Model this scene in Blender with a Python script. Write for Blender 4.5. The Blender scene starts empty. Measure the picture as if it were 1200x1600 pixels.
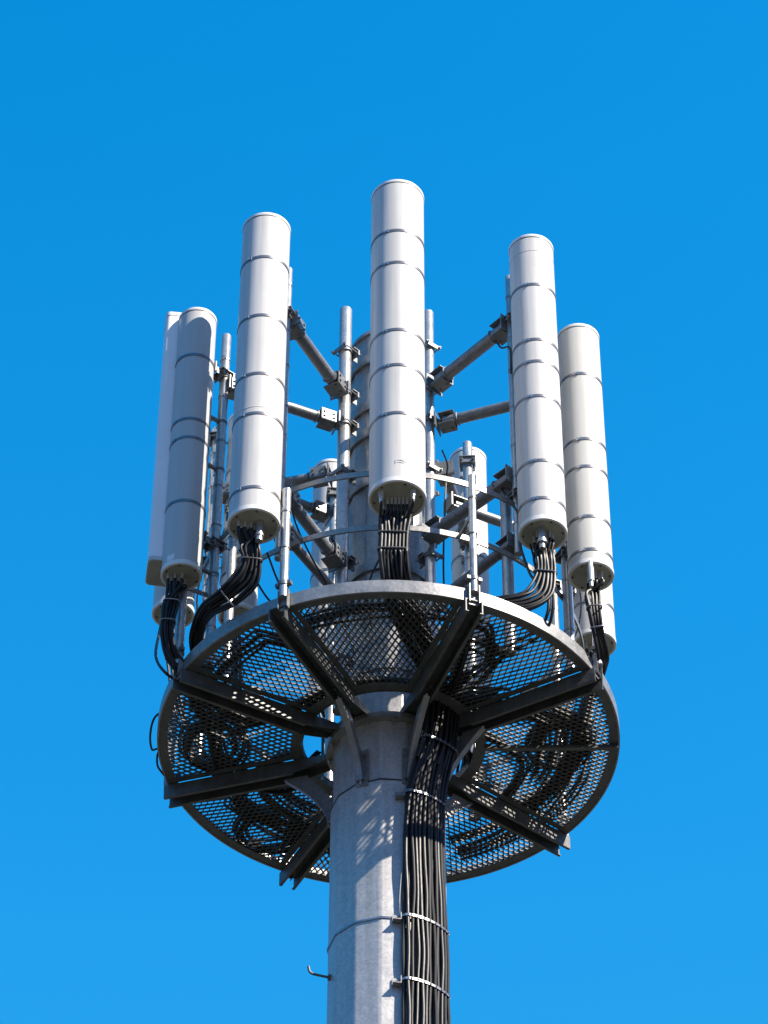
import bpy, math, random
from mathutils import Vector, Matrix
random.seed(11)
sc = bpy.context.scene
PI = math.pi
R = math.radians
H0 = 13.584            # height of the platform underside above the ground

# ------------------------------------------------------------------ camera
cam_d = bpy.data.cameras.new("camera")
cam = bpy.data.objects.new("camera", cam_d)
sc.collection.objects.link(cam)
YAW, PITCH, ROLL = -0.0022423, 0.7648839, 0.0049479
f = Vector((math.sin(YAW)*math.cos(PITCH), math.cos(YAW)*math.cos(PITCH), math.sin(PITCH)))
r0 = Vector((math.cos(YAW), -math.sin(YAW), 0)); u0 = r0.cross(f)
r1 = r0*math.cos(ROLL) + u0*math.sin(ROLL); u1 = -r0*math.sin(ROLL) + u0*math.cos(ROLL)
m = Matrix((r1, u1, -f)).transposed().to_4x4()
m.translation = Vector((0, -14.4709907, 1.6))
cam.matrix_world = m
cam_d.sensor_fit = 'VERTICAL'; cam_d.sensor_height = 24; cam_d.sensor_width = 18
cam_d.lens = 24*5016.3/1600
cam_d.clip_start = 0.1; cam_d.clip_end = 3000
sc.camera = cam

# ------------------------------------------------------------------ light
SUN_AZ, SUN_EL = 55.0, 43.0        # azimuth to the right of the camera's side of the pole
sd = Vector((math.sin(R(SUN_AZ))*math.cos(R(SUN_EL)), -math.cos(R(SUN_AZ))*math.cos(R(SUN_EL)), math.sin(R(SUN_EL))))
sl = bpy.data.lights.new("sun", 'SUN'); sl.energy = 4.9; sl.angle = R(0.5); sl.color = (1.0, 0.91, 0.80)
so = bpy.data.objects.new("sun", sl); sc.collection.objects.link(so)
so.rotation_euler = (-sd).to_track_quat('-Z', 'Y').to_euler(); so.location = (6, -6, 30)
w = bpy.data.worlds.new("World"); sc.world = w; w.use_nodes = True
nt = w.node_tree; nt.nodes.clear()
sky = nt.nodes.new("ShaderNodeTexSky"); sky.sky_type = 'NISHITA'; sky.sun_disc = False
sky.sun_elevation = R(SUN_EL); sky.sun_rotation = R(180 - SUN_AZ)
sky.altitude = 0; sky.air_density = 1.0; sky.dust_density = 0.2; sky.ozone_density = 3.0
hs = nt.nodes.new("ShaderNodeHueSaturation"); hs.inputs['Saturation'].default_value = 1.40
hs.inputs['Hue'].default_value = 0.489; hs.inputs['Value'].default_value = 1.08
bg = nt.nodes.new("ShaderNodeBackground"); bg.inputs['Strength'].default_value = 0.15
wo = nt.nodes.new("ShaderNodeOutputWorld")
cap = nt.nodes.new("ShaderNodeVectorMath"); cap.operation = 'MINIMUM'; cap.inputs[1].default_value = (.70, 1.22, 2.85)
nt.links.new(sky.outputs[0], hs.inputs['Color']); nt.links.new(hs.outputs[0], cap.inputs[0]); nt.links.new(cap.outputs[0], bg.inputs['Color'])
nt.links.new(bg.outputs[0], wo.inputs['Surface'])
sc.view_settings.view_transform = 'Standard'; sc.view_settings.look = 'None'
sc.view_settings.exposure = 1.0; sc.view_settings.gamma = 1.0

# ------------------------------------------------------------------ materials
def mat(name, col, rough=.5, metal=0.0, var=0.0, scale=8.0, bump=0.0, bscale=60.0, streak=0.0, spec=.5, coat=0.0, spots=0.0, spotcol=(.2,.17,.13)):
    M = bpy.data.materials.new(name); M.use_nodes = True
    n = M.node_tree; b = n.nodes['Principled BSDF']
    b.inputs['Roughness'].default_value = rough; b.inputs['Metallic'].default_value = metal
    b.inputs['Specular IOR Level'].default_value = spec
    b.inputs['Coat Weight'].default_value = coat
    tc = n.nodes.new('ShaderNodeTexCoord')
    L = n.links.new
    last = None
    if var > 0:
        nz = n.nodes.new('ShaderNodeTexNoise'); nz.inputs['Scale'].default_value = scale
        nz.inputs['Detail'].default_value = 7; nz.inputs['Roughness'].default_value = .68
        L(tc.outputs['Object'], nz.inputs['Vector'])
        cr = n.nodes.new('ShaderNodeValToRGB')
        cr.color_ramp.elements[0].position = .3; cr.color_ramp.elements[1].position = .72
        cr.color_ramp.elements[0].color = tuple(c*(1-var) for c in col)+(1,)
        cr.color_ramp.elements[1].color = tuple(min(1,c*(1+var)) for c in col)+(1,)
        L(nz.outputs['Fac'], cr.inputs['Fac']); last = cr.outputs['Color']
        mr = n.nodes.new('ShaderNodeMapRange'); mr.inputs['To Min'].default_value = max(.03, rough-.1); mr.inputs['To Max'].default_value = min(1, rough+.12)
        L(nz.outputs['Fac'], mr.inputs['Value']); L(mr.outputs['Result'], b.inputs['Roughness'])
    else:
        rgb = n.nodes.new('ShaderNodeRGB'); rgb.outputs[0].default_value = tuple(col)+(1,); last = rgb.outputs[0]
    if streak > 0:
        mp = n.nodes.new('ShaderNodeMapping'); mp.inputs['Scale'].default_value = (34, 34, 1.1)
        L(tc.outputs['Object'], mp.inputs['Vector'])
        n2 = n.nodes.new('ShaderNodeTexNoise'); n2.inputs['Scale'].default_value = 1.0; n2.inputs['Detail'].default_value = 5
        L(mp.outputs['Vector'], n2.inputs['Vector'])
        c2 = n.nodes.new('ShaderNodeValToRGB'); c2.color_ramp.elements[0].position = .35; c2.color_ramp.elements[1].position = .65
        c2.color_ramp.elements[0].color = (1-streak,)*3+(1,); c2.color_ramp.elements[1].color = (1,1,1,1)
        L(n2.outputs['Fac'], c2.inputs['Fac'])
        mx = n.nodes.new('ShaderNodeMix'); mx.data_type = 'RGBA'; mx.blend_type = 'MULTIPLY'; mx.inputs['Factor'].default_value = 1
        L(last, mx.inputs['A']); L(c2.outputs['Color'], mx.inputs['B']); last = mx.outputs['Result']
    if spots > 0:
        n3 = n.nodes.new('ShaderNodeTexNoise'); n3.inputs['Scale'].default_value = 26; n3.inputs['Detail'].default_value = 9; n3.inputs['Roughness'].default_value=.75
        L(tc.outputs['Object'], n3.inputs['Vector'])
        c3 = n.nodes.new('ShaderNodeValToRGB'); c3.color_ramp.elements[0].position = .60; c3.color_ramp.elements[1].position = .72
        c3.color_ramp.elements[0].color = (0,0,0,1); c3.color_ramp.elements[1].color = (spots,)*3+(1,)
        L(n3.outputs['Fac'], c3.inputs['Fac'])
        mx = n.nodes.new('ShaderNodeMix'); mx.data_type = 'RGBA'; L(c3.outputs['Color'], mx.inputs['Factor'])
        L(last, mx.inputs['A']); mx.inputs['B'].default_value = tuple(spotcol)+(1,); last = mx.outputs['Result']
    if 'galvanised' in name:
        vo = n.nodes.new('ShaderNodeTexVoronoi'); vo.inputs['Scale'].default_value = 75
        L(tc.outputs['Object'], vo.inputs['Vector'])
        sp = n.nodes.new('ShaderNodeSeparateColor'); L(vo.outputs['Color'], sp.inputs[0])
        m2 = n.nodes.new('ShaderNodeMapRange'); m2.inputs['To Min'].default_value = .87; m2.inputs['To Max'].default_value = 1.1
        L(sp.outputs[0], m2.inputs['Value'])
        mm = n.nodes.new('ShaderNodeVectorMath'); mm.operation = 'SCALE'
        L(last, mm.inputs[0]); L(m2.outputs['Result'], mm.inputs['Scale']); last = mm.outputs[0]
    L(last, b.inputs['Base Color'])
    if bump > 0:
        nb = n.nodes.new('ShaderNodeTexNoise'); nb.inputs['Scale'].default_value = bscale; nb.inputs['Detail'].default_value = 4
        L(tc.outputs['Object'], nb.inputs['Vector'])
        bp = n.nodes.new('ShaderNodeBump'); bp.inputs['Strength'].default_value = bump; bp.inputs['Distance'].default_value = .01
        L(nb.outputs['Fac'], bp.inputs['Height']); L(bp.outputs['Normal'], b.inputs['Normal'])
    return M

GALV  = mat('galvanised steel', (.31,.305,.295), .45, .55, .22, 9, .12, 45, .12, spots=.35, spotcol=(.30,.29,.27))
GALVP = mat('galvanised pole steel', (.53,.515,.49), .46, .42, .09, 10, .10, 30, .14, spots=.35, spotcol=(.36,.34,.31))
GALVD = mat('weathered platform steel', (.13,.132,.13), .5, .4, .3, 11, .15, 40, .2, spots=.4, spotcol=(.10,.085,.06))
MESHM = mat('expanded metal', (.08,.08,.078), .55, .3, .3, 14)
PIPE  = mat('galvanised pipe', (.46,.455,.445), .34, .65, .14, 16, .06, 70, .1, spots=.25, spotcol=(.34,.33,.32))
WHITE = mat('white radome paint', (.60,.59,.56), .42, 0, .04, 3, .02, 25, .15, spec=.45, spots=.12, spotcol=(.5,.48,.43))
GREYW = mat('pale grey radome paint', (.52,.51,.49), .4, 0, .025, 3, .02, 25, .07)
CREAM = mat('cream radome paint', (.575,.565,.515), .42, 0, .02, 3, .02, 25, .06)
CAPW  = mat('white plastic cap', (.76,.755,.72), .4, 0, .03, 6)
UNDER = mat('weathered cream end plate', (.37,.36,.30), .55, 0, .2, 9, spots=.5, spotcol=(.16,.14,.10))
DARKS = mat('dark gasket', (.06,.05,.045), .6)
ARMM  = mat('dull galvanised tube', (.235,.245,.255), .42, .55, .2, 14, .08, 60, .1, spots=.3, spotcol=(.18,.17,.15))
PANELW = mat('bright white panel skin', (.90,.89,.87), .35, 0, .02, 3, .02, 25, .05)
BLACK = mat('black cable sheath', (.014,.0135,.0135), .45, 0, .2, 30, spec=.38)
RUBB  = mat('black rubber', (.02,.02,.02), .6)
STEEL = mat('stainless band', (.34,.34,.36), .36, .85, .08, 20)
STRAPM = mat('weathered steel strap', (.20,.20,.215), .4, .7, .12, 20)
BOLTM = mat('bolt steel', (.42,.41,.40), .38, .8, .2, 40)
BRKT  = mat('bracket steel', (.21,.215,.22), .45, .5, .22, 18, .1, 60, spots=.3, spotcol=(.16,.13,.10))
CONN  = mat('connector metal', (.62,.62,.60), .3, .5, .1, 30)
PRINT = mat('printed label ink', (.30,.31,.32), .5)
CONC  = mat('concrete', (.38,.37,.35), .85, 0, .15, 5, .3, 60)
GRASS = mat('dry grass ground', (.045,.046,.034), .95, 0, .35, .7, .4, 8)

# ------------------------------------------------------------------ mesh builder (local frame: z = 0 at the platform underside)
def az(a, r, z=0.0):
    a = R(a); return Vector((r*math.sin(a), -r*math.cos(a), z))
class MB:
    def __init__(s): s.v = []; s.f = []
    def add(s, vs, fs):
        o = len(s.v); s.v += [Vector(p) for p in vs]; s.f += [tuple(i+o for i in q) for q in fs]; return s
    def box(s, c, size, X=(1,0,0), Y=(0,1,0), Z=(0,0,1), bev=0.0):
        c = Vector(c); X = Vector(X).normalized(); Y = Vector(Y).normalized(); Z = Vector(Z).normalized()
        a, b, h = size[0]/2, size[1]/2, size[2]/2
        vs = [c+X*i*a+Y*j*b+Z*k*h for k in (-1,1) for j in (-1,1) for i in (-1,1)]
        return s.add(vs, [(0,2,3,1),(4,5,7,6),(0,1,5,4),(2,6,7,3),(0,4,6,2),(1,3,7,5)])
    def tube(s, pts, r, n=8, cap=True, closed=False, r2=None):
        pts = [Vector(p) for p in pts]; N = len(pts)
        T = []
        for i in range(N):
            a = pts[(i-1) % N] if (closed or i > 0) else pts[0]
            b = pts[(i+1) % N] if (closed or i < N-1) else pts[-1]
            T.append((b-a).normalized())
        ref = Vector((0,0,1)) if abs(T[0].z) < .9 else Vector((1,0,0))
        U = T[0].cross(ref).normalized(); vs = []
        for i in range(N):
            U = (U - T[i]*U.dot(T[i])).normalized(); V = T[i].cross(U)
            rr = r[i] if isinstance(r, (list, tuple)) else r
            for k in range(n):
                t = 2*PI*k/n; vs.append(pts[i] + U*math.cos(t)*rr + V*math.sin(t)*(r2 if r2 else rr))
        fs = []
        for i in range(N if closed else N-1):
            j = (i+1) % N
            for k in range(n):
                fs.append((i*n+k, i*n+(k+1) % n, j*n+(k+1) % n, j*n+k))
        if cap and not closed:
            fs.append(tuple(range(n))[::-1]); fs.append(tuple((N-1)*n+k for k in range(n)))
        return s.add(vs, fs)
    def cyl(s, a, b, r, n=16, r2=None):
        return s.tube([a, b], [r, r2 if r2 is not None else r], n)
    def lathe(s, prof, c=(0,0,0), n=64, a0=0.0, a1=360.0, close=False, phase=0.0):
        # prof: list of (radius, z); full turn unless a0/a1 given; close joins last ring with first
        c = Vector(c); full = abs(a1-a0-360) < 1e-6
        m = n if full else n+1; P = len(prof); vs = []
        for (r, z) in prof:
            for k in range(m):
                vs.append(c + az(a0 + (a1-a0)*k/n + phase, r, z))
        fs = []
        for i in range(P if close else P-1):
            j = (i+1) % P
            for k in range(n):
                k2 = (k+1) % m
                fs.append((i*m+k, i*m+k2, j*m+k2, j*m+k))
        if not full and close:
            fs.append(tuple(i*m for i in range(P))); fs.append(tuple(i*m+m-1 for i in range(P))[::-1])
        if not close:
            if prof[0][0] > 1e-4 and full: fs.append(tuple(range(m))[::-1])
            if prof[-1][0] > 1e-4 and full: fs.append(tuple((P-1)*m+k for k in range(m)))
        return s.add(vs, fs)
    def band(s, r, z, h, t=.003, c=(0,0,0), n=64, a0=0., a1=360., phase=0.):
        return s.lathe([(r, z-h/2), (r+t, z-h/2), (r+t, z+h/2), (r, z+h/2)], c, n, a0, a1, True, phase)
    def facet(s, prof, n, phase, rnd=.075):
        # many-sided shaft with softly rounded bends; prof = [(corner radius, z), ...]
        ring = []
        h = PI/n
        for k in range(n):
            for u in (-rnd-.03, -rnd, -rnd*.45, rnd*.45, rnd, rnd+.03):
                d = abs(u)*h*2
                # on the flat at distance from the corner; corner itself is pulled in slightly
                x = h-d; rr = math.cos(h)/math.cos(x)
                if abs(u) < rnd: rr = math.cos(h)/math.cos(h-rnd*h*2) + (1-abs(u)/rnd)*.0016
                ring.append((phase+(k+u)*360/n, rr))
        m = len(ring); vs = []; fs = []
        for r, z in prof:
            for a, rr in ring: vs.append(az(a, r*rr, z))
        for i in range(len(prof)-1):
            for k in range(m):
                fs.append((i*m+k, i*m+(k+1) % m, (i+1)*m+(k+1) % m, (i+1)*m+k))
        fs.append(tuple(range(m))[::-1]); fs.append(tuple((len(prof)-1)*m+k for k in range(m)))
        return s.add(vs, fs)
    def prism(s, poly, O, X, Y, t):
        O = Vector(O); X = Vector(X).normalized(); Y = Vector(Y).normalized(); N = X.cross(Y)
        n = len(poly); vs = [O+X*a+Y*b-N*t/2 for a, b in poly] + [O+X*a+Y*b+N*t/2 for a, b in poly]
        fs = [tuple(range(n))[::-1], tuple(range(n, 2*n))] + [(i, (i+1) % n, n+(i+1) % n, n+i) for i in range(n)]
        return s.add(vs, fs)
    def bolt(s, p, d, r=.009, h=.012, stud=.0):
        p = Vector(p); d = Vector(d).normalized()
        s.cyl(p, p+d*h, r, 6)
        if stud: s.cyl(p+d*h, p+d*(h+stud), r*.5, 8)
        return s

def rootpos(o):
    while o.parent: o = o.parent
    return o.location
def build(mb, name, material, parent=None, loc=None, sharp=32, bevel=0):
    base = rootpos(parent) if parent else Vector(loc if loc else (0,0,H0))
    me = bpy.data.meshes.new(name)
    sh = Vector((0,0,H0)) - base
    me.from_pydata([tuple(v+sh) for v in mb.v], [], mb.f)
    me.validate(); me.update()
    import bmesh
    bm = bmesh.new(); bm.from_mesh(me); bmesh.ops.recalc_face_normals(bm, faces=bm.faces); bm.to_mesh(me); bm.free()
    me.shade_smooth(); me.set_sharp_from_angle(angle=R(sharp))
    me.materials.append(material)
    o = bpy.data.objects.new(name, me); sc.collection.objects.link(o)
    if parent: o.parent = parent
    else: o.location = base
    return o
def thing(name, label, cat, p, group=None):
    o = bpy.data.objects.new(name, None); sc.collection.objects.link(o)
    o.empty_display_size = .1
    o.location = Vector(p) + Vector((0,0,H0)); o['label'] = label; o['category'] = cat
    if group: o['group'] = group
    return o
def cr(pts, k=8):
    pts = [Vector(p) for p in pts]; out = []
    P = [pts[0]*2-pts[1]] + pts + [pts[-1]*2-pts[-2]]
    for i in range(1, len(P)-2):
        a, b, c, d = P[i-1], P[i], P[i+1], P[i+2]
        for j in range(k):
            t = j/k
            out.append(.5*((2*b)+(c-a)*t+(2*a-5*b+4*c-d)*t*t+(3*b-a-3*c+d)*t**3))
    out.append(pts[-1]); return out

# ------------------------------------------------------------------ ground
g = MB(); n = 24
g.add([(x, y, -H0) for x in (-900, 900) for y in (-900, 900)], [(0,2,3,1)])
o = build(g, 'ground', GRASS); o['kind'] = 'structure'
fb = MB().box((0,0,-H0+.14), (2.6,2.6,.28))
o = build(fb, 'foundation_slab', CONC, loc=(0,0,0)); o['kind'] = 'structure'

# ------------------------------------------------------------------ the pole
PH = -7.2      # turns the fourteen facets as in the photograph
pole = thing('monopole', 'tall galvanised many-sided steel pole carrying the round platform and antennas', 'pole', (0,0,-H0+.28))
NF = 14
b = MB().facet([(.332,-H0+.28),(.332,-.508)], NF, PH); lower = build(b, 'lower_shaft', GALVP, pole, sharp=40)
b = MB().facet([(.320,-.56),(.320,-.0625)], NF, PH); build(b, 'sleeve_shaft', GALVP, pole, sharp=40)
b = MB().lathe([(.326,-.508),(.334,-.508),(.334,-.496),(.326,-.496)], n=NF, phase=PH, close=True); build(b, 'joint_shadow', DARKS, pole, sharp=8)  # dark ring, the slip joint's shadow gap put in as colour
b = MB().box(az(-64.2,.3245,-H0/2-.2), (.012,.004,H0-.7), az(25.8,1), az(-64.2,1)); build(b, 'weld_seam', GALVP, pole)
b = MB().lathe([(.45,-H0+.281),(.45,-H0+.32),(.333,-H0+.32),(.333,-H0+.281)], n=48, close=True); build(b, 'base_plate', GALV, pole)
fl = build(MB().lathe([(.20,-.062),(.364,-.062),(.364,-.052),(.364,-.036),(.364,-.028),(.20,-.028)], n=NF*2, phase=PH, close=True), 'flange', GALV, pole, sharp=20)
for k in range(NF):
    p = az(PH+k*360/NF+360/NF/2, .342, -.062)
    build(MB().bolt(p, (0,0,-1), .015, .016, .020), 'bolt', BOLTM, fl)
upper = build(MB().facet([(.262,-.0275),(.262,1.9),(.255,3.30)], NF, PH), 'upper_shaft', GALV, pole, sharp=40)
build(MB().lathe([(.0,3.335),(.24,3.335),(.262,3.325),(.266,3.29),(.262,3.29)][::-1], n=56), 'top_cap', GALV, pole)
for z in (.42, 1.22, 1.95, 2.38, 2.62, 3.05):
    c = build(MB().band(.262, z, .075, .012, n=56), 'collar', GALV, pole)
for z in (-1.47,):
    st = build(MB().band(.3335, z, .013, .004, n=NF, phase=PH), 'strap', STEEL, pole)
b = MB(); p0 = az(-74,.325,-1.70)
b.tube(cr([p0, p0+az(-74,.05,.002), p0+az(-74,.100,.006), p0+az(-74,.118,.02), p0+az(-74,.124,.05)],6), .0075, 10)
b.cyl(p0-az(-74,.005), p0+az(-74,.012), .018, 6)
build(b, 'step_bolt', GALVD, pole)

# ------------------------------------------------------------------ the round platform
RO = 1.35
plat = thing('platform', 'round steel grating platform on radial beams around the pole', 'platform', (0,0,-.09))
build(MB().lathe([(RO-.010,0),(RO,0),(RO,.088),(RO-.010,.088)], n=144, close=True), 'outer_ring', GALV, plat)
build(MB().lathe([(RO-.062,.004),(RO-.0105,.004),(RO-.0105,.011),(RO-.062,.011)], n=144, close=True), 'ring_flange', GALVD, plat)
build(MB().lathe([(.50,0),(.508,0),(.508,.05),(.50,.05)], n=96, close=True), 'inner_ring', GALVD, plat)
build(MB().lathe([(.5085,.004),(.57,.004),(.57,.011),(.5085,.011)], n=96, close=True), 'inner_flange', GALVD, plat)
BE = [-107.3, -61.2, -27, 20.2, 60.4, 129.3, 168, 206.7]
def beam(a):
    d = az(a, 1); t = az(a+90, 1); b = MB()
    W, Dp, th = .104, .082, .007
    r_in, r_out = .272, 1.372
    # inverted U: web on top, two flanges hanging down, bevelled at the inner end
    b.box(d*(r_in+r_out)/2+Vector((0,0,-.0055)), (r_out-r_in, W, th), d, t)
    for s in (-1, 1):
        O = t*s*(W/2-th/2)
        b.prism([(r_in,-.0092),(r_in,-.0275),(.366,-.0275),(.372,-.045),(.56,-.0092-Dp),(r_out,-.0092-Dp),(r_out,-.0092)], O, d, (0,0,1), th)
        b.box(O*(1)+d*(.57+r_out)/2+Vector((0,0,-.0092-Dp-.002))-t*s*.006, (r_out-.57, .018, .005), d, t)
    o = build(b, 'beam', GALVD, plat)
    # knee brace between beam and pole
    edge = [(.352+.275*(1-i/12)**1.7, -.105-.395*i/12) for i in range(13)]
    inner = []
    for i in range(13):
        p, q = edge[max(i-1,0)], edge[min(i+1,12)]; tx, tz = q[0]-p[0], q[1]-p[1]; ll = math.hypot(tx, tz)
        wd = .075+.02*abs(i-6)/6
        inner.append((max(.3235, edge[i][0]+tz/ll*wd), min(-.094, edge[i][1]-tx/ll*wd)))
    ins = [q for q in inner if q[0] > .3236 and q[1] < -.0941]
    pts = [(ins[0][0], -.094), (.632,-.094)] + edge + [(.345,-.525),(.3235,-.525),(.3235, ins[-1][1])] + ins[::-1]
    if abs(a+61.2) < .1: return
    g = MB().prism(pts, (0,0,0), d, (0,0,1), .012)
    for i in range(len(edge)-1):
        p = d*edge[i][0]+Vector((0,0,edge[i][1])); q = d*edge[i+1][0]+Vector((0,0,edge[i+1][1])); ax = (q-p).normalized()
        nn = ax.cross(t)
        g.box((p+q)/2+nn*.004, ((q-p).length*1.04, .036, .007), ax, t, nn)
    g.box(d*.329+Vector((0,0,-.40)), (.008,.075,.26), d, t)
    bb = g
    for z in (-.32,-.49):
        for s in (-1,1): bb.bolt(d*.333+t*s*.026+Vector((0,0,z)), d, .010, .010, .01)
    for rr in (.62,):
        for s in (-1,1): bb.bolt(d*rr+t*s*.03+Vector((0,0,-.012)), (0,0,-1), .010, .01, .0)
    build(g, 'knee_brace', GALV, plat)
    # end plate on the ring
for a in BE: beam(a)
# thin bar under the right-hand panel
d = az(89,1); t = az(179,1)
build(MB().box(d*.95+Vector((0,0,-.012)), (.78,.028,.022), d, t), 'support_bar', GALVD, plat)
d = az(168,1); t = az(258,1)

def sector(a0, a1):
    am = (a0+a1)/2; X = az(am, 1); Y = az(am+90, 1)
    Lw, Sw = .068, .0365
    r_i, r_o = .545, 1.315
    b = MB()
    def inside(p):
        rr = math.hypot(p.x, p.y)
        if rr < r_i or rr > r_o: return False
        for a, s in ((a0, 1), (a1, -1)):
            tt = az(a+90, 1)
            if p.dot(tt)*s < .045: return False
        return True
    ni = int(1.4/Lw)+2; nj = int(1.6/Sw)+2
    zc = .018
    for i in range(0, ni*2):
        for j in range(-nj, nj):
            if (i+j) % 2: continue
            p = X*(i*Lw/2) + Y*(j*Sw/2)
            for s in (-1, 1):
                q = X*((i+1)*Lw/2) + Y*((j+s)*Sw/2)
                if not inside((p+q)/2): continue
                dd = (q-p).normalized(); nn = Vector((-dd.y, dd.x, 0))
                # strands are thin plates leaning over, as in expanded metal
                ly = Y if Y.y > 0 else -Y
                tilt = (ly*.27 + Vector((0,0,1))).normalized()
                up = (tilt - dd*tilt.dot(dd)).normalized(); sn = dd.cross(up)
                b.box((p+q)/2+Vector((0,0,zc)), ((q-p).length+.005, .0060, .0112), dd, sn, up)
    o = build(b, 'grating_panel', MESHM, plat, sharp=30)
    fr = MB()
    for a, s in ((a0, 1), (a1, -1)):
        dd = az(a, 1); tt = az(a+90, 1)
        fr.box(dd*.925+tt*s*.070+Vector((0,0,.0075)), (.80,.036,.006), dd, tt)
        fr.box(dd*.925+tt*s*.0545+Vector((0,0,.022)), (.80,.005,.026), dd, tt)
        build(fr, 'panel_edge', GALVD, o); fr = MB()
seq = BE + [BE[0]+360]
for i in range(8):
    sector(seq[i], seq[i+1])

# ------------------------------------------------------------------ guard rail
RR = 1.165
rail = thing('guard_rail', 'two curved galvanised hoops with short posts around the platform edge', 'railing', (0,0,.09))
for z in (.665, 1.10):
    build(MB().lathe([(RR-.005,z-.02),(RR+.005,z-.02),(RR+.005,z+.02),(RR-.005,z+.02)], n=120, close=True), 'hoop', GALV, rail)
def post(a, ztop, r=1.372, rad=.026, sq=False):
    b = MB(); p = az(a, r)
    b.cyl(p+Vector((0,0,.05)), p+Vector((0,0,ztop)), rad, 20)
    o = build(b, 'post', PIPE, rail)
    d = az(a,1); t = az(a+90,1)
    s = MB()
    s.box(p-d*.016+Vector((0,0,.045)), (.006,.052,.15), d, t)
    s.box(p+t*.0285-d*.004+Vector((0,0,.040)), (.03,.005,.13), d, t)
    s.box(p-t*.0285-d*.004+Vector((0,0,.040)), (.03,.005,.13), d, t)
    build(s, 'foot_bracket', GALV, o)
    for z in (.665, 1.10):
        if z < ztop+.02:
            c = MB().box(d*((RR+r)/2)+Vector((0,0,z)), (r-RR-.004, .01, .03), d, t)
            build(c, 'rail_tie', GALV, rail)
    s = MB().band(rad, .15, .026, .005, p, 24)
    s.box(p+t*(rad+.012)+Vector((0,0,.15)), (.03,.020,.022), d, t); s.box(p-t*(rad+.012)+Vector((0,0,.15)), (.03,.020,.022), d, t)
    if ztop > .7:
        s.band(rad, ztop-.18, .012, .004, p, 24); s.band(rad, ztop-.46, .012, .004, p, 24)
    build(s, 'clamp', BRKT, o)
    return o
post(-25.4, .885); post(20.2, .955, rad=.022); post(60.4, .36); post(-61.2, .66, rad=.029)
post(-107.3, .80); post(129.3, .80); post(206.7, .80)

# ------------------------------------------------------------------ clamps, pipes, arms
def ubracket(parent, p, d, rad, off=.09, z=None):
    """pipe clamp: two jaws and threaded rods, reaching from pipe at p toward direction d"""
    d = Vector(d).normalized(); t = Vector((0,0,1)).cross(d).normalized(); p = Vector(p); b = MB()
    b.band(rad, 0, .022, .005, p, 24)
    b.box(p+d*(rad+.022), (.012, rad*2+.05, .045), d, t)
    b.box(p+d*(rad+off*.55), (off*.8, .008, .045), d, t)
    b.box(p+d*(rad+.01)+Vector((0,0,.028)), (.05, rad*2+.035, .006), d, t)
    b.box(p-d*(rad+.010), (.010, rad*2+.04, .032), d, t)
    for s in (-1, 1):
        b.cyl(p+t*s*(rad+.014)-d*(rad+.032), p+t*s*(rad+.014)+d*(rad+.05), .0045, 8)
        b.bolt(p+t*s*(rad+.014)+d*(rad+.028), d, .010, .010)
        b.bolt(p+t*s*(rad+.014)-d*(rad+.015), -d, .010, .010)
    return build(b, 'clamp', BRKT, parent)
def pipe(name, label, cat, p, z0, z1, rad, bands=(), group=None, clampz=(), cdir=None):
    root = thing(name, label, cat, (p[0], p[1], z0), group)
    P = Vector((p[0], p[1], 0))
    build(MB().lathe([(0,z0),(rad,z0),(rad,z1-.012),(rad-.004,z1-.004),(rad-.010,z1),(0,z1)], P, 24), 'tube', PIPE, root)
    if bands:
        for z in bands: build(MB().band(rad, z, .013, .003, P, 24), 'band', STEEL, root)
    for z in clampz: ubracket(root, P+Vector((0,0,z)), cdir, rad)
    return root
G_in = 'pipes clamped close to the pole'; G_out = 'upright pipes behind the antennas'
inner = {
 'IL': (az(-45,.405), 'slim bare steel pipe left of the pole, clamped to it and rising above its cap', .04, 3.46),
 'IR': (az(38,.405), 'slim pipe whose top shows just right of the tall central antenna', .034, 3.40),
 'BL': (az(-140,.40), 'pipe clamped to the far left side of the pole behind its shaft', .034, 2.9),
 'BR': (az(142,.40), 'pipe clamped to the far right side of the pole behind its shaft', .034, 2.9)}
IN = {}
for k, (p, lab, rad, zt) in inner.items():
    IN[k] = p
    root = pipe('support_pipe', lab, 'pipe', p, .03, zt, rad, (), G_in)
    for z in (.42, 1.22, 1.95, 2.38, 2.66, 3.05):
        if z < zt-.1: ubracket(root, p+Vector((0,0,z)), -p, rad, .07)
outer = {
 'A': (Vector((-1.030,-.610,0)), 'banded pipe standing between the leftmost cylinder and its taller neighbour', .030, .09, 2.86),
 'B': (Vector((-.637,-.945,0)), 'thin pipe running along the right side of the tall left cylinder', .024, .62, 3.12),
 'C': (az(2,1.14), 'pipe hidden behind the tall central cylinder', .028, .75, 2.9),
 'D': (Vector((.750,-.885,0)), 'pipe along the left edge of the tall right cylinder', .024, .72, 3.12),
 'E': (Vector((1.045,-.590,0)), 'thick pipe between the two right-hand cylinders, standing on the platform rim', .031, .09, 2.62),
 'G': (Vector((.520,.700,0)), 'short-topped pipe in front of the rear right cylinder', .032, .03, 3.22),
 'H': (Vector((-.360,.700,0)), 'pipe in front of the rear left cylinder behind the pole', .030, .03, 2.75),
 'I': (Vector((-.950,-.300,0)), 'pipe seen behind the tall left cylinder, right of the banded pipe', .028, .03, 2.55),
 'F': (Vector((1.03,.40,0)), 'pipe beside the low cylinder at the far right edge', .028, .03, 2.8),
 'J': (Vector((-1.12,.16,0)), 'pipe beside the low cylinder at the far left edge', .028, .03, 2.8)}
OUT = {}
for k, (p, lab, rad, z0, z1) in outer.items():
    bands = [z0+.3+(z1-z0-.5)*i/6+random.uniform(-.06,.06) for i in range(7)]
    OUT[k] = pipe('mount_pipe', lab, 'pipe', p, z0, z1, rad, bands, G_out)

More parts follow.
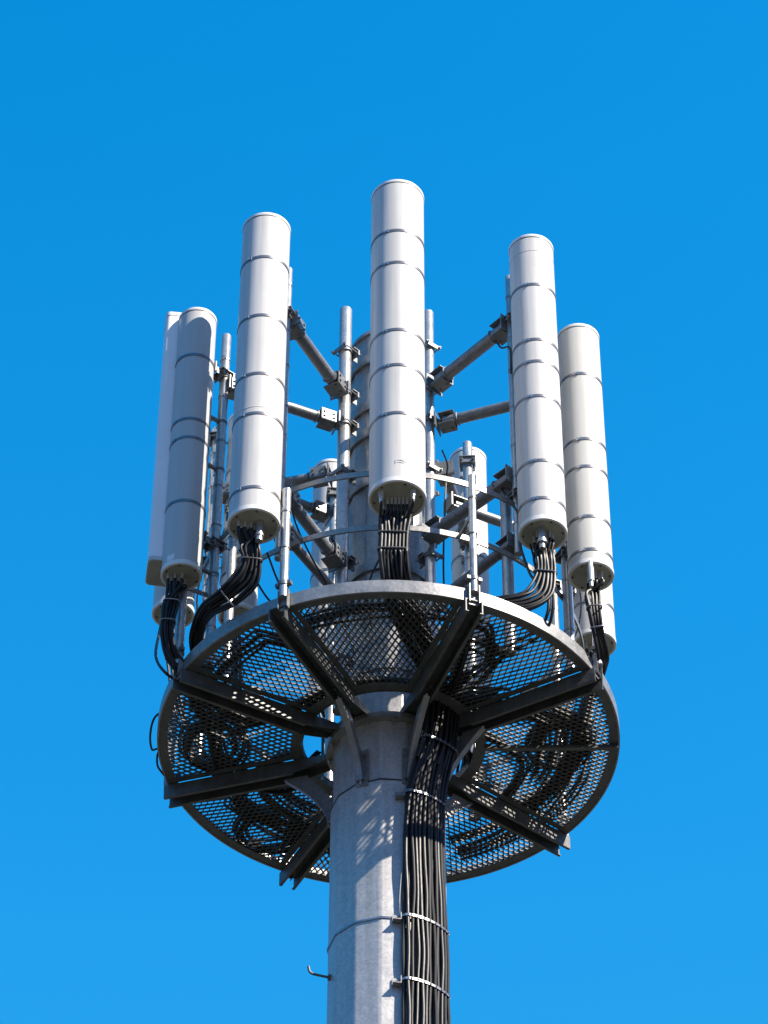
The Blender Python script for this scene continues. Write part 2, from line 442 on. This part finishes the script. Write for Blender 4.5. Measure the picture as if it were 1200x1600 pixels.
def arm(label, a, c, z, rad=.036, z2=None, box=True):
    a = Vector((a[0], a[1], z)); c = Vector((c[0], c[1], z2 if z2 is not None else z))
    d = (c-a).normalized(); t = Vector((0,0,1)).cross(d).normalized(); up = d.cross(t)
    root = thing('horizontal_pipe', label, 'arm', a, 'horizontal arms between pole and antenna pipes')
    build(MB().cyl(a+d*.06, c-d*.03, rad, 24), 'tube', ARMM, root)
    L = rad*2+.026
    for e, s in ((a, 1), (c, -1)):
        b = MB(); m = e+d*s*.085
        b.box(m+up*(rad+.010), (.10, L, .006), d, t, up); b.box(m-up*(rad+.010), (.10, L, .006), d, t, up)
        b.box(m+t*(L/2), (.10,.006,L*.92), d, t, up)
        b.box(e+d*s*.018, (.007, L+.024, L+.016), d, t, up)
        q = b
        for u in (.05, .115):
            for v in (-1, 1):
                q.bolt(e+d*s*u+t*(L/2+.003)+up*v*rad*.55, t, .008, .009)
                q.bolt(e+d*s*u+up*v*(rad+.013)+t*rad*.6, up*v, .008, .011)
        q.tube([e+d*s*.152+up*math.cos(x)*(rad+.004)+t*math.sin(x)*(rad+.004) for x in [2*PI*i/20 for i in range(20)]], .005, 6, closed=True)
        build(b, 'clamp', BRKT, root)
    return root
P = {k: v[0] for k, v in outer.items()}
arm('upper arm sloping up left to the tall left cylinder', IN['IL']*1.08, P['B'], 2.66, .040)
arm('upper arm sloping up right to the tall right cylinder', IN['IR']*1.08, P['D'], 2.68, .041)
arm('level arm reaching left behind the tall left cylinder', IN['IL']+Vector((-.035,0,0)), P['A'], 2.40, .035)
arm('level arm reaching right behind the tall right cylinder', IN['IR']+Vector((.035,0,0)), P['E'], 2.36, .036)
arm('low pale arm crossing the guard rail on the left', IN['IL']*1.05, P['B'], 1.18, .038)
arm('thick low arm crossing the guard rail on the right', az(33,.42), P['D'], 1.36, .042)
arm('lowest dark arm slanting down to the left rim', az(-42,.36), P['B']*.99, .86, .03)
arm('lowest dark arm slanting down to the right rim', az(40,.36), P['D']*.99, .84, .033)
arm('arm reaching from the pole to the far left rear pipe', az(-85,.36), P['J'], 2.2, .034)
arm('arm reaching from the pole to the rear right cylinder', az(88,.34), P['G'], 2.3, .034)
arm('arm reaching from the pole to the rear left cylinder', IN['BL'], P['H'], 2.2, .034)
arm('arm reaching from the pole to the far right rear pipe', az(100,.36), P['F'], 2.05, .034)
arm('arm reaching from the pole to the pipe left of centre', az(-95,.36), P['I'], 1.9, .03)
arm('upper arm hidden behind the central cylinder', az(2,.30), P['C'], 2.5, .034)
arm('lower arm hidden behind the central cylinder', az(2,.30), P['C'], 1.3, .034)
p = Vector((.690,-.800,0))
prop = pipe('prop_post', 'grey upright post with a black taped joint under the low right arm', 'post', p, .03, 1.305, .035)
build(MB().band(.035, .86, .05, .005, p, 24), 'tape', RUBB, prop)

# ------------------------------------------------------------------ antennas
def antenna(label, c, z0, z1, r, seams, faint=(), mp=None, mrad=.03, brz=(), paint=None, facing=0, nconn=10, group='cylindrical antennas', deco='right', name='antenna', capm=None, pole_foot=None, collars=()):
    paint = paint or WHITE
    C = Vector((c[0], c[1], 0)); root = thing(name, label, 'antenna', (c[0], c[1], z0), group)
    build(MB().lathe([(r-.012,z0+.034),(r,z0+.034),(r,z1-.036),(r-.012,z1-.036)], C, 72), 'radome', paint, root)
    build(MB().lathe([(r-.008,z1-.0359),(r+.0012,z1-.0359),(r+.0012,z1-.031),(r-.008,z1-.031)], C, 72, close=True), 'gasket', DARKS, root)
    tc = build(MB().lathe([(r-.006,z1-.0309),(r+.002,z1-.0309),(r+.003,z1-.028),(r+.003,z1-.010),(r-.004,z1-.001),(r-.014,z1+.003),(0,z1+.006)], C, 72), 'top_cap', CAPW, root)
    bc = build(MB().lathe([(r-.014,z0+.0335),(r+.003,z0+.0335),(r+.003,z0+.004),(r-.001,z0),(r-.011,z0),(r-.013,z0+.006),(r-.014,z0+.008)], C, 72, close=True), 'bottom_rim', CAPW, root)
    build(MB().lathe([(0,z0+.0072),(r-.0135,z0+.0072),(r-.0135,z0+.012),(0,z0+.012)], C, 64), 'end_plate', UNDER, bc)
    for k in range(6):
        p = C+az(k*60+facing+17, r*.82, z0+.0070); build(MB().cyl(p, p-Vector((0,0,.004)), .0065, 12), 'screw', DARKS, bc)
    for z in seams:
        o = build(MB().band(r+.0002, z, .021, .003, C, 72), 'strap', STRAPM, root)
        k = MB(); a = facing - 28 + random.uniform(-4,4)
        for da in (-7,-3,4): 
            pp = C+az(a+da, r+.0045, z); k.box(pp, (.008,.006,.022) if da else (.02,.006,.016), az(a+da+90,1), az(a+da,1))
        pp = C+az(a, r+.004, z); k.box(pp, (.030,.004,.014), az(a+90,1), az(a,1))
        build(k, 'buckle', STEEL, o)
    for z in faint:
        build(MB().band(r+.0001, z, .006, .0012, C, 72), 'seam_ring', paint, root)
    if mp is not None:
        mp = Vector((mp[0], mp[1], 0)); d = (mp-C).normalized(); t = Vector((0,0,1)).cross(d); L = (mp-C).length
        for z in brz:
            small = z < 0; z = abs(z)
            b = MB(); zz = Vector((0,0,z))
            if small:
                b.band(mrad, z, .014, .004, mp, 24)
                b.box(C+d*((r+L-mrad)/2)+zz, (L-mrad-r+.01, .022, .016), d, t)
                b.bolt(C+d*((r+L-mrad)/2)+t*.011+zz, t, .009, .012); b.bolt(mp+t*(mrad+.004)+zz, t, .010, .014, .01)
                build(b, 'mount_bracket', BRKT, root); continue
            b.box(C+d*(r+.004)+zz, (.006,.11,.085), d, t)
            for s in (-1,1): b.box(C+d*((r+L-mrad)/2)+t*s*.030+zz, (L-mrad-r, .006, .05), d, t)
            b.box(mp-d*(mrad+.006)+zz, (.010,.10,.055), d, t)
            b.box(mp+d*(mrad+.008)+zz, (.012,.10,.045), d, t)
            b.box(mp+zz+Vector((0,0,.026)), (mrad*2+.05, mrad*2+.045, .006), d, t)
            for s in (-1,1):
                b.cyl(mp+t*s*.04-d*(mrad+.03)+zz, mp+t*s*.04+d*(mrad+.05)+zz, .005, 8)
                b.bolt(mp+t*s*.04+d*(mrad+.014)+zz, d, .011, .011)
                b.bolt(mp+t*s*.04-d*(mrad+.011)+zz, -d, .011, .011)
                b.bolt(C+d*(r+.007)+t*s*.045+zz+Vector((0,0,.028)), d, .009, .012)
                b.bolt(C+d*(r+.007)+t*s*.045+zz-Vector((0,0,.028)), d, .009, .012)
            build(b, 'mount_bracket', BRKT, root)
    return root
def connectors(root, pts, r=.011, L=.055, big=()):
    """short metal plugs under the end plate; returns their lower ends"""
    ends = []
    for i, p in enumerate(pts):
        p = Vector(p); b = MB(); rr = r*(1.9 if i in big else 1.0); LL = L*(1.15 if i in big else 1)
        b.lathe([(0,-LL),(rr*.62,-LL),(rr*.72,-LL*.55),(rr,-LL*.52),(rr,-LL*.12),(rr*1.15,-LL*.1),(rr*1.15,0),(0,0)], p, 14)
        build(b, 'connector', CONN, root); ends.append(p-Vector((0,0,LL)))
    return ends

def bundle(label, ends, mids, layout, rc=.0085, ties=(), wob=.0065, frames=None, group=None, tail=None, cat='cables', name='cable_bundle', u0=(1,0,0), tieM=None, k=7):
    """cables hang from connector ends, gather along the mid path. layout: (u,v) offsets; mids: (point, scale_u, scale_v)"""
    n = len(ends); root = thing(name, label, cat, ends[0], group)
    M = [Vector(m[0]) for m in mids]
    T = [(M[min(i+1,len(M)-1)]-M[max(i-1,0)]).normalized() for i in range(len(M))]
    U = Vector(u0); fr = []
    for i in range(len(M)):
        U = (U-T[i]*U.dot(T[i])).normalized(); fr.append((U.copy(), T[i].cross(U)))
    for j in range(n):
        u, v = layout[j]
        pts = [Vector(ends[j])+Vector((0,0,.02)), Vector(ends[j])-Vector((0,0,.015))]
        for i, mm in enumerate(mids):
            wv = wob*(0 if mm[1] < 1.01 and i in ties else 1)
            pts.append(M[i]+fr[i][0]*(u*mm[1]+random.uniform(-wv,wv))+fr[i][1]*(v*mm[2]+random.uniform(-wv,wv)))
        if tail: pts += tail(j)
        build(MB().tube(cr(pts, k), rc*random.uniform(.86,1.1), 8), 'cable', BLACK, root)
    us = [abs(l[0]) for l in layout[:n]]; vs = [abs(l[1]) for l in layout[:n]]
    for i in ties:
        a = max(us)*mids[i][1]+rc+.003; c = max(vs)*mids[i][2]+rc+.003
        q = [M[i]+fr[i][0]*a*math.copysign(abs(math.cos(x))**.6, math.cos(x))+fr[i][1]*c*math.copysign(abs(math.sin(x))**.6, math.sin(x)) for x in [2*PI*s/28 for s in range(28)]]
        build(MB().tube(q, .0045, 6, closed=True), 'cable_tie', tieM or STEEL, root)
    return root
def grid(n, cols, pu, pv):
    rows = math.ceil(n/cols); out = []
    for i in range(n):
        rr, cc = divmod(i, cols); out.append(((cc-(cols-1)/2+(.25 if rr % 2 else -.25))*pu, (rr-(rows-1)/2)*pv))
    return out
HUB = Vector((.30,-.33,0))      # where all cables drop through the opening beside the pole
def hubpts(j, n=10):
    a = 28+34*((j*7) % 11)/10; r = .40+.035*((j*5) % 3)
    return [az(a, r, .02), az(a, r-.02, -.06)]

# C centre front
Cc = Vector((.046,-1.40,0))
aC = antenna('tallest white cylinder antenna, centre front, with a black cable fan below it', Cc, .650, 3.268, .162,
    (2.785,2.494,1.90,1.599,1.199), (), P['C'], .028, (2.5,1.1), facing=2, )
b = MB(); pp = Cc+az(0,.1625,.80)
b.box(pp+Vector((-.012,-.0005,0)), (.002,.0015,.03)); b.box(pp+Vector((.03,.0,.014)), (.07,.0015,.0025)); b.box(pp+Vector((.03,.0,-.004)), (.07,.0015,.0015))
build(b, 'label_mark', PRINT, aC)
pts = []
for i in range(16):
    rr, cc = divmod(i, 8)
    pts.append(Cc+Vector(((cc-3.5)*.0215, -.015+rr*.042, .657)))
pts[0] = Cc+Vector((-.092,-.060,.657)); pts[7] = Cc+Vector((.088,-.075,.657))
eC = connectors(aC, pts, .0085, .075, (0,7))
bundle('fan of black cables hanging from the tallest central antenna', eC,
   [(Cc+Vector((-.018,.005,.50)), 1.08, 1.1), (Cc+Vector((-.02,.01,.405)), 1, 1), (Cc+Vector((-.024,.02,.29)), 1, 1), (Cc+Vector((-.024,.03,.25)), 1, 1),
    (Cc+Vector((-.01,.10,.12)), 1.0, 1), (Cc+Vector((.03,.22,.065)), 1.05, .9), (Vector((.16,-.90,.055)),1.05,.8), (Vector((.25,-.62,.055)),1,.8)],
   grid(16, 8, .0205, .022), .0088, ties=(1,2), tail=lambda j: hubpts(j))
# B
Bc = Vector((-.770,-1.245,0))
aB = antenna('tall white cylinder antenna left of centre with buckled steel straps', Bc, .590, 3.148, .148,
    (2.73,2.205,1.70,1.365,.765), (1.42,), P['B'], .024, (2.68,1.08), facing=-8)
pts = [Bc+Vector((-.085+.018*i, -.035+.012*(i % 2)+.004*i, 0.597)) for i in range(6)]+[Bc+Vector((-.06+.02*i, .02, 0.597)) for i in range(5)]+[Bc+Vector((.035,-.03,0.597))]
eB = connectors(aB, pts, .009, .06, ())
build(MB().lathe([(0,.45),(.021,.45),(.021,.485),(.026,.485),(.026,.50),(.021,.50),(.021,0.597),(0,0.597)], Bc+Vector((.035,-.03,0)), 20), 'support_tube', PIPE, aB)
bundle('thick black cable bundle sweeping left below the tall left cylinder', eB,
   [(Bc+Vector((-.015,.0,.44)), 1, 1), (Bc+Vector((-.005,.03,.36)), 1, 1), (Bc+Vector((-.035,.07,.25)), 1.35, 1.2), (Bc+Vector((-.13,.13,.175)), 1.25, 1.2),
    (Bc+Vector((-.25,.27,.20)), .8, .9), (Vector((-1.085,-.78,.25)), .7, .8), (Vector((-1.10,-.66,.20)), .8, .8), (Vector((-1.04,-.46,.10)), .9, .8), (Vector((-.98,-.32,.055)), 1, .8), (Vector((-.80,-.20,.05)), 1.1, .8), (Vector((-.55,-.30,.055)), 1.1, .8), (Vector((-.25,-.50,.055)), 1.1, .8), (Vector((.12,-.50,.055)), 1, .8)],
   grid(12, 5, .0215, .021), .0095, ties=(1,3), tail=lambda j: hubpts(j+3))
# D
Dc = Vector((.884,-1.075,0))
aD = antenna('tall white cylinder antenna right of centre with brushed finish', Dc, .690, 3.158, .1385,
    (2.686,2.192,2.001,1.703,1.164,.86), (3.0,), P['D'], .024, (2.69,1.17), facing=6)
pts = [Dc+Vector((-.035+.018*i, -.025+.014*(i % 2), .697)) for i in range(6)]+[Dc+Vector((-.05+.02*i, .02, .697)) for i in range(6)]
eD = connectors(aD, pts, .0085, .07, ())
build(MB().lathe([(0,.54),(.018,.54),(.018,.58),(.03,.58),(.03,.60),(.024,.60),(.024,.697),(0,.697)], Dc+Vector((-.01,-.05,0)), 20), 'support_tube', PIPE, aD)
bundle('black cables curving left onto the rim below the tall right cylinder', eD,
   [(Dc+Vector((.0,-.01,.52)), 1, 1), (Dc+Vector((.004,.0,.40)), 1, 1), (Dc+Vector((-.03,.0,.25)), 1.35, 1), (Dc+Vector((-.12,-.01,.17)), 1.35, 1),
    (Dc+Vector((-.25,-.01,.145)), 1.1, .9), (Dc+Vector((-.40,.02,.12)), .9, .8), (Vector((.42,-.80,.06)), 1, .8), (Vector((.38,-.60,.055)), 1, .8)],
   grid(12, 6, .0195, .021), .0092, ties=(1,), tail=lambda j: hubpts(j+5))
bundle('two loose black cables dropping below the tall right cylinder bundle', [Dc+Vector((.03,.01,.46)), Dc+Vector((.035,.02,.46))],
   [(Dc+Vector((.035,.0,.30)), 1, 1), (Dc+Vector((.02,.03,.12)), 1.2, 1), (Dc+Vector((-.04,.12,.05)), 1.2, 1), (Vector((.62,-.75,.05)), 1.2, 1), (Vector((.40,-.5,.05)),1,1)],
   [(-.012,0),(.012,.004)], .009)
# E
Ec = Vector((1.168,-.835,0))
aE = antenna('cream cylinder antenna at the right with wide cap lip', Ec, .585, 2.608, .130,
    (2.155,1.592,1.362,.953,.69), (), P['E'], .031, (2.24,-2.05,-1.35,.97), paint=CREAM, facing=10)
pts = [Ec+Vector((-.01+.017*i, -.045+.016*(i % 2), .592)) for i in range(5)]+[Ec+Vector((-.02+.02*i, -.005, .592)) for i in range(4)]
eE = connectors(aE, pts, .0085, .08, ())
build(MB().lathe([(0,.40),(.011,.40),(.013,.44),(.020,.44),(.020,.545),(.016,.55),(.016,.59),(0,.60)], Ec+Vector((-.012,-.125,0)), 20), 'support_tube', CONN, aE)
bundle('straight black cable bundle falling past the rim at the right', eE,
   [(Ec+Vector((.0,-.02,.44)), .95, 1), (Ec+Vector((.006,-.02,.33)), .85, 1), (Ec+Vector((.02,.02,.22)), .72, .9),
    (Vector((1.225,-.70,.10)), .7, .9), (Vector((1.222,-.56,.118)), .7, .8), (Vector((1.17,-.38,.085)), .8, .8), (Vector((1.12,-.15,.055)), 1, .8), (Vector((1.10,.12,.055)), 1.2, .8), (Vector((.98,.42,.055)), 1.3, .7), (Vector((.72,.62,.05)), 1.2, .7), (Vector((.45,.50,.05)), 1, .7), (Vector((.45,.1,.05)), 1, .7)],
   grid(9, 4, .021, .02), .0095, ties=(1,2), tail=lambda j: hubpts(j+2), tieM=STEEL)
# A
Ac = Vector((-1.206,-.755,0))
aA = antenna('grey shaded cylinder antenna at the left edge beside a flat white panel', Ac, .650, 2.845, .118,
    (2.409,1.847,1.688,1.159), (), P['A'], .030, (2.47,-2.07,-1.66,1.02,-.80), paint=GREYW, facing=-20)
b = MB(); pp = Ac+az(-30,.1185,.71); b.box(pp, (.05,.0015,.045), az(60,1), az(-30,1)); build(b, 'label_mark', CAPW, aA)
pts = [Ac+Vector((-.075+.02*i, -.02+.02*(i % 2), .657)) for i in range(5)]+[Ac+Vector((-.07+.022*i, .03, .657)) for i in range(5)]
eA = connectors(aA, pts, .0085, .06, ())
bundle('black cable bundle bending under the shaded left cylinder', eA,
   [(Ac+Vector((-.045,.0,.45)), 1, 1), (Ac+Vector((-.06,.0,.30)), .85, 1), (Ac+Vector((-.055,.02,.20)), .85, 1), (Ac+Vector((-.02,.06,.09)), .9, 1), (Ac+Vector((.07,.16,.02)), 1, 1),
    (Vector((-1.12,-.38,.07)), 1, .9), (Vector((-1.02,-.1,.055)), 1.2, .7), (Vector((-.95,.25,.05)), 1.2, .7), (Vector((-.62,.42,.05)), 1.2, .7), (Vector((-.4,.15,.05)), 1, .7)],
   grid(10, 4, .021, .021), .0095, ties=(0,1), tail=None)
# flat panel beside A
Pc = Vector((-1.345,-.66,0)); z0, z1 = .77, 2.90
pan = thing('panel_antenna', 'flat white panel antenna, narrow sunlit strip left of the shaded cylinder', 'antenna', (Pc.x, Pc.y, z0))
def rrect(w, h, r, k=5):
    o = []
    for cx, cy, a0 in ((w-r,h-r,0),(-w+r,h-r,90),(-w+r,-h+r,180),(w-r,-h+r,270)):
        for i in range(k+1): o.append((cx+r*math.cos(R(a0+90*i/k)), cy+r*math.sin(R(a0+90*i/k))))
    return o
def slab(poly, c, za, zb, ang=0):
    b = MB(); X = Vector((math.cos(R(ang)), math.sin(R(ang)),0)); Y = Vector((-X.y, X.x, 0))
    b.prism(poly, Vector(c)+Vector((0,0,(za+zb)/2)), X, Y, zb-za); return b
PA = 8
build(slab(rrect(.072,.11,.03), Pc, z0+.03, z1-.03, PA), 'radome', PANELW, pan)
build(slab(rrect(.075,.113,.032), Pc, z1-.0295, z1, PA), 'top_cap', CAPW, pan)
build(slab(rrect(.075,.113,.032), Pc, z0, z0+.0295, PA), 'bottom_cap', WHITE, pan)
build(slab(rrect(.066,.104,.028), Pc, z0-.004, z0-.0005, PA), 'end_plate', UNDER, pan)
b = MB()
for z in (1.0, 1.9, 2.6): b.box((Pc+Ac)/2+Vector((.0,.03,z)), (.10,.03,.05), (Ac-Pc).normalized(), Vector((0,0,1)).cross((Ac-Pc).normalized()))
build(b, 'mount_bracket', BRKT, pan)

# rear antennas
def rear(label, c, z0, z1, r, mpk, mrad, nc, paint, seams, clabel, path, facing=0, brz=None):
    c = Vector((c[0], c[1], 0))
    a = antenna(label, c, z0, z1, r, seams, (), P[mpk], mrad, brz or (z0+.4, z0+1.5), paint=paint, facing=facing)
    pts = [c+Vector((-.05+.025*i, -.02+.03*(i % 2), z0+.007)) for i in range(nc)]
    e = connectors(a, pts, .009, .07)
    bundle(clabel, e, [(Vector(p), 1, 1) for p in path], grid(nc, 3, .022, .021), .0095, ties=(1,))
    return a
rear('low cylinder antenna whose base shows at the far right edge', (1.278,.500), 1.235, 3.0, .134, 'F', .028, 3, WHITE, (2.4,1.8,1.5),
     'three thin cables below the low far right antenna', [(1.26,.47,1.05),(1.24,.44,.8),(1.16,.36,.3),(1.05,.30,.06),(.8,.55,.05),(.5,.3,.05)])
rear('low cylinder antenna whose base shows at the far left edge', (-1.325,.190), 1.20, 2.9, .128, 'J', .028, 3, CREAM, (2.3,1.7),
     'three thin cables below the low far left antenna', [(-1.32,.16,1.0),(-1.31,.13,.8),(-1.22,.1,.3),(-1.06,.2,.06),(-.8,.7,.05),(-.4,.8,.05),(-.2,.5,.05)])
rear('white rear right cylinder antenna seen behind the guard rail', (.533,.975), 1.22, 3.345, .122, 'G', .032, 5, CREAM, (2.75,2.35,1.95,1.6),
     'cables below the rear right antenna behind the rail', [(.53,.93,1.0),(.52,.90,.7),(.50,.85,.3),(.62,.62,.05),(.8,.2,.05),(.55,-.1,.05)], brz=(3.02,2.3,1.85))
rear('cylinder antenna mostly hidden behind the left side of the pole', (-.392,1.02), 1.22, 3.27, .122, 'H', .030, 5, WHITE, (2.7,2.25,1.9,1.55),
     'cables below the antenna hidden behind the pole', [(-.39,.98,1.0),(-.38,.95,.7),(-.38,.90,.3),(-.5,.75,.05),(-.75,.45,.05),(-.6,.1,.05)])
rear('cylinder antenna seen in slivers behind the tall left cylinder', (-.93,.215), 1.20, 2.92, .118, 'I', .028, 4, CREAM, (2.4,1.9,1.5),
     'cables below the antenna seen in slivers at left', [(-.92,.18,1.0),(-.91,.15,.7),(-.88,.05,.3),(-.8,-.15,.05),(-.55,-.25,.05)])

# ------------------------------------------------------------------ trunk cables on the pole
trunk = thing('cable_bundle', 'wide run of black cables strapped down the right front of the pole', 'cables', az(40,.37,-H0+.3))
def tr(zz, i, n, layer):
    u = i/(n-1)
    def lerp(tab):
        for (za, a), (zb, c) in zip(tab, tab[1:]):
            if za >= zz >= zb: t = (za-zz)/(za-zb); return a+(c-a)*t
        return tab[-1][1]
    lo = lerp([(.2,24),(.0,27),(-.3,25.5),(-.5,20),(-.65,16.5),(-.9,14.5),(-1.5,14.5),(-20,14.5)])
    hi = lerp([(.2,64),(.0,56),(-.3,54),(-.5,54),(-.75,56.5),(-1.5,61),(-20,65)])
    rr = lerp([(.2,.47),(.0,.455),(-.3,.43),(-.62,.368),(-.9,.356),(-20,.356)]) + layer*.021
    return lo+(hi-lo)*u, rr
n1 = 12
for layer, n in ((0, n1), (1, n1-1), (2, 8)):
    for i in range(n):
        pts = []; ph = random.uniform(0,6.28); ph2 = random.uniform(0,6.28)
        zs = [.10,.0,-.12,-.25,-.4,-.5,-.62,-.75,-.9,-1.1,-1.3,-1.48,-1.7,-1.9,-2.1,-2.35,-2.6,-3,-3.6,-4.4,-5.5,-7,-9,-11,-13.2]
        if layer == 2: zs = [z for z in zs if z > -.45]
        e = az(25+50*random.random(), .62+.25*random.random(), .045)
        if layer < 2 or i % 2: pts.append(e)
        for z in zs:
            a, rr = tr(z, i+(.5 if layer == 1 else 0), n1 if layer < 2 else 8, layer)
            am = .75 if z < -.8 else .9
            near = min(abs(z+1.48), abs(z+1.9), abs(z+.62))
            if near < .05: am = .15
            a += am*(1.9 if z < -.9 else .9)*math.sin(z*3.3+ph)+am*.5*math.sin(z*7+ph2)
            rr += am*.004*math.sin(z*4+ph2)
            if layer == 2 and z <= -.38: rr -= .022
            pts.append(az(a, rr, z))
        build(MB().tube(cr(pts, 5), .0104*random.uniform(.9,1.1), 10), 'cable', BLACK, trunk)
def clip(z, off=0, bracket=True):
    a0, rr = tr(z, 0, 2, 0); a1, _ = tr(z, 1, 2, 0)
    rt = rr+.021+.0125+off; b = MB()
    path = [az(a0-3, .336, z)]
    for k in range(19):
        a = a0-2.6+(a1-a0+5.2)*k/18; e = min(k, 18-k); path.append(az(a, rt-(.022 if e == 0 else (.006 if e == 1 else 0)), z))
    path.append(az(a1+3.2, .336, z))
    for p, q in zip(path, path[1:]):
        ax = (q-p).normalized(); nn = ax.cross(Vector((0,0,1)))
        b.box((p+q)/2, ((q-p).length+.003, .0035, .015), ax, nn)
    o = build(b, 'clip_band', STEEL, trunk)
    if z > -2:
        for k in range(2, 17, 2):
            a = a0-2.6+(a1-a0+5.2)*(k+.5)/18; p = az(a, rt+.0015, z); build(MB().cyl(p, p+az(a,.0025), .0058, 10), 'band_hole', DARKS, o)
    if bracket:
        q = MB(); d = az(a0-6.5, 1); t = az(a0+83.5, 1); p = d*.331+Vector((0,0,z))
        q.box(p, (.006,.046,.048), d, t); q.box(p+d*.020-Vector((0,0,.024)), (.040,.046,.005), d, t); q.box(p+d*.02+t*.022, (.036,.005,.046), d, t)
        q.bolt(p+d*.003, d, .010, .010, .008)
        build(q, 'clip_bracket', GALV, o)
for z in (-.62, -1.48, -1.90, -2.9, -4, -5.5, -7, -8.5, -10, -11.5): clip(z)
clip(-.27, .026, False)

# ------------------------------------------------------------------ small loose cables
def loose(label, pts, rc=.0065, name='loose_cable'):
    root = thing(name, label, 'cable', pts[0], 'thin loose cables')
    build(MB().tube(cr(pts, 8), rc, 8), 'sheath', BLACK, root)
    return root
loose('thin cable looping outside the left rim', [az(-82,1.30,.14), az(-84,1.37,.10), az(-87,1.39,.03), az(-92,1.385,.02), az(-95,1.36,.08), az(-98,1.30,.08)])
loose('second thin cable looping outside the left rim lower down', [az(-95,1.30,.12), az(-97,1.365,.10), az(-99,1.38,.05), az(-102,1.375,.05), az(-106,1.35,.06), az(-106,1.28,.08)])
loose('thin cable hanging in a curve from the left hoop', [(-.57,-1.0,1.10), (-.55,-.98,.9), (-.45,-.9,.68), (-.30,-.7,.5), (-.2,-.5,.3)], .0055)
loose('thin cable drooping beside the right of the pole', [(.33,-.25,2.2), (.36,-.27,2.05), (.35,-.25,1.9), (.33,-.2,1.2), (.36,-.2,.6), (.4,-.2,.1)], .006)
loose('thin cable from the upper right arm to the tall right cylinder pipe', [(.66,-.80,2.62), (.69,-.85,2.5), (.74,-.92,2.42), (.74,-.92,2.2)], .006)
loose('thin cable dropping along the low right arm', [(.66,-.82,1.34), (.70,-.88,1.16), (.76,-.93,1.0), (.80,-.97,.80), (.84,-1.02,.5)], .006)
loose('black cable sloping behind the tall right cylinder base', [(.78,-.86,1.0), (.76,-.9,.8), (.80,-.98,.5), (.83,-1.03,.38)], .008)
loose('black cable slanting down to the rim under the central fan', [(-.02,-1.34,.34), (-.08,-1.30,.22), (-.12,-1.25,.1), (-.1,-1.0,.05)], .006)
loose('single cable falling from the left rear antenna base', [(-1.36,.05,1.16), (-1.37,-.15,.75), (-1.35,-.45,.30), (-1.27,-.58,.06), (-1.16,-.45,.08)], .009)
loose('cable drooping across the lower left between pipes', [(-.86,-1.02,.62), (-.70,-.98,.30), (-.58,-.95,.18), (-.5,-.8,.06)], .006)
loose('second cable drooping across the lower left between pipes', [(-.70,-1.02,.60), (-.62,-.98,.38), (-.50,-.92,.18), (-.42,-.8,.06)], .006)
# a dense ring of feeder cables lying on the grating
def ringrun(label, a0, a1, r, n, ztop=.045):
    root = thing('cable_run', label, 'cables', az(a0, r, ztop), 'cable runs lying on the grating')
    for i in range(n):
        pts = []
        ph = random.uniform(0,6)
        for k in range(13):
            a = a0+(a1-a0)*k/12; pts.append(az(a, r+(i-(n-1)/2)*.022+.015*math.sin(a*.09+ph)-.25*(max(0,k-10)/2), ztop+.012*(i % 2)))
        build(MB().tube(cr(pts, 4), .009, 6), 'cable', BLACK, root)
ringrun('cables curving over the grating at the back left', -168, -112, 1.06, 8)
ringrun('inner cables curving over the grating at the back left', -150, -100, .80, 5)
ringrun('thick cable run curving over the grating at the back right', 158, 66, 1.10, 11)
ringrun('inner cable run curving over the grating at the right', 112, 70, .92, 6)
ringrun('cables curving over the front panel of grating', -24, 40, 1.14, 5)
ringrun('cables curving over the grating at the front left', -76, -30, 1.14, 6)
ringrun('cables curving over the grating at the front right', 22, 44, 1.0, 5)
def coil(label, c, r, n, e=1.0):
    root = thing('cable_coil', label, 'cables', c, 'slack cable coils lying on the grating')
    c = Vector(c)
    for i in range(n):
        rr = r+(i % 4)*.021+random.uniform(-.004,.004); ox, oy = random.uniform(-.02,.02), random.uniform(-.02,.02)
        z = .045+(i//4)*.02
        build(MB().tube([c+Vector((ox+rr*math.cos(x), oy+rr*e*math.sin(x), z+.01*math.sin(3*x+i))) for x in [2*PI*k/40 for k in range(40)]], .0095, 6, closed=True), 'cable', BLACK, root)
coil('slack cable coil on the left panel of the grating', (-1.02,.05,0), .13, 8, 1.3)
coil('slack cable coil on the rear left panel of the grating', (-.72,.85,0), .14, 8)
coil('slack cable coil on the right panel of the grating', (1.0,.02,0), .13, 8, 1.2)
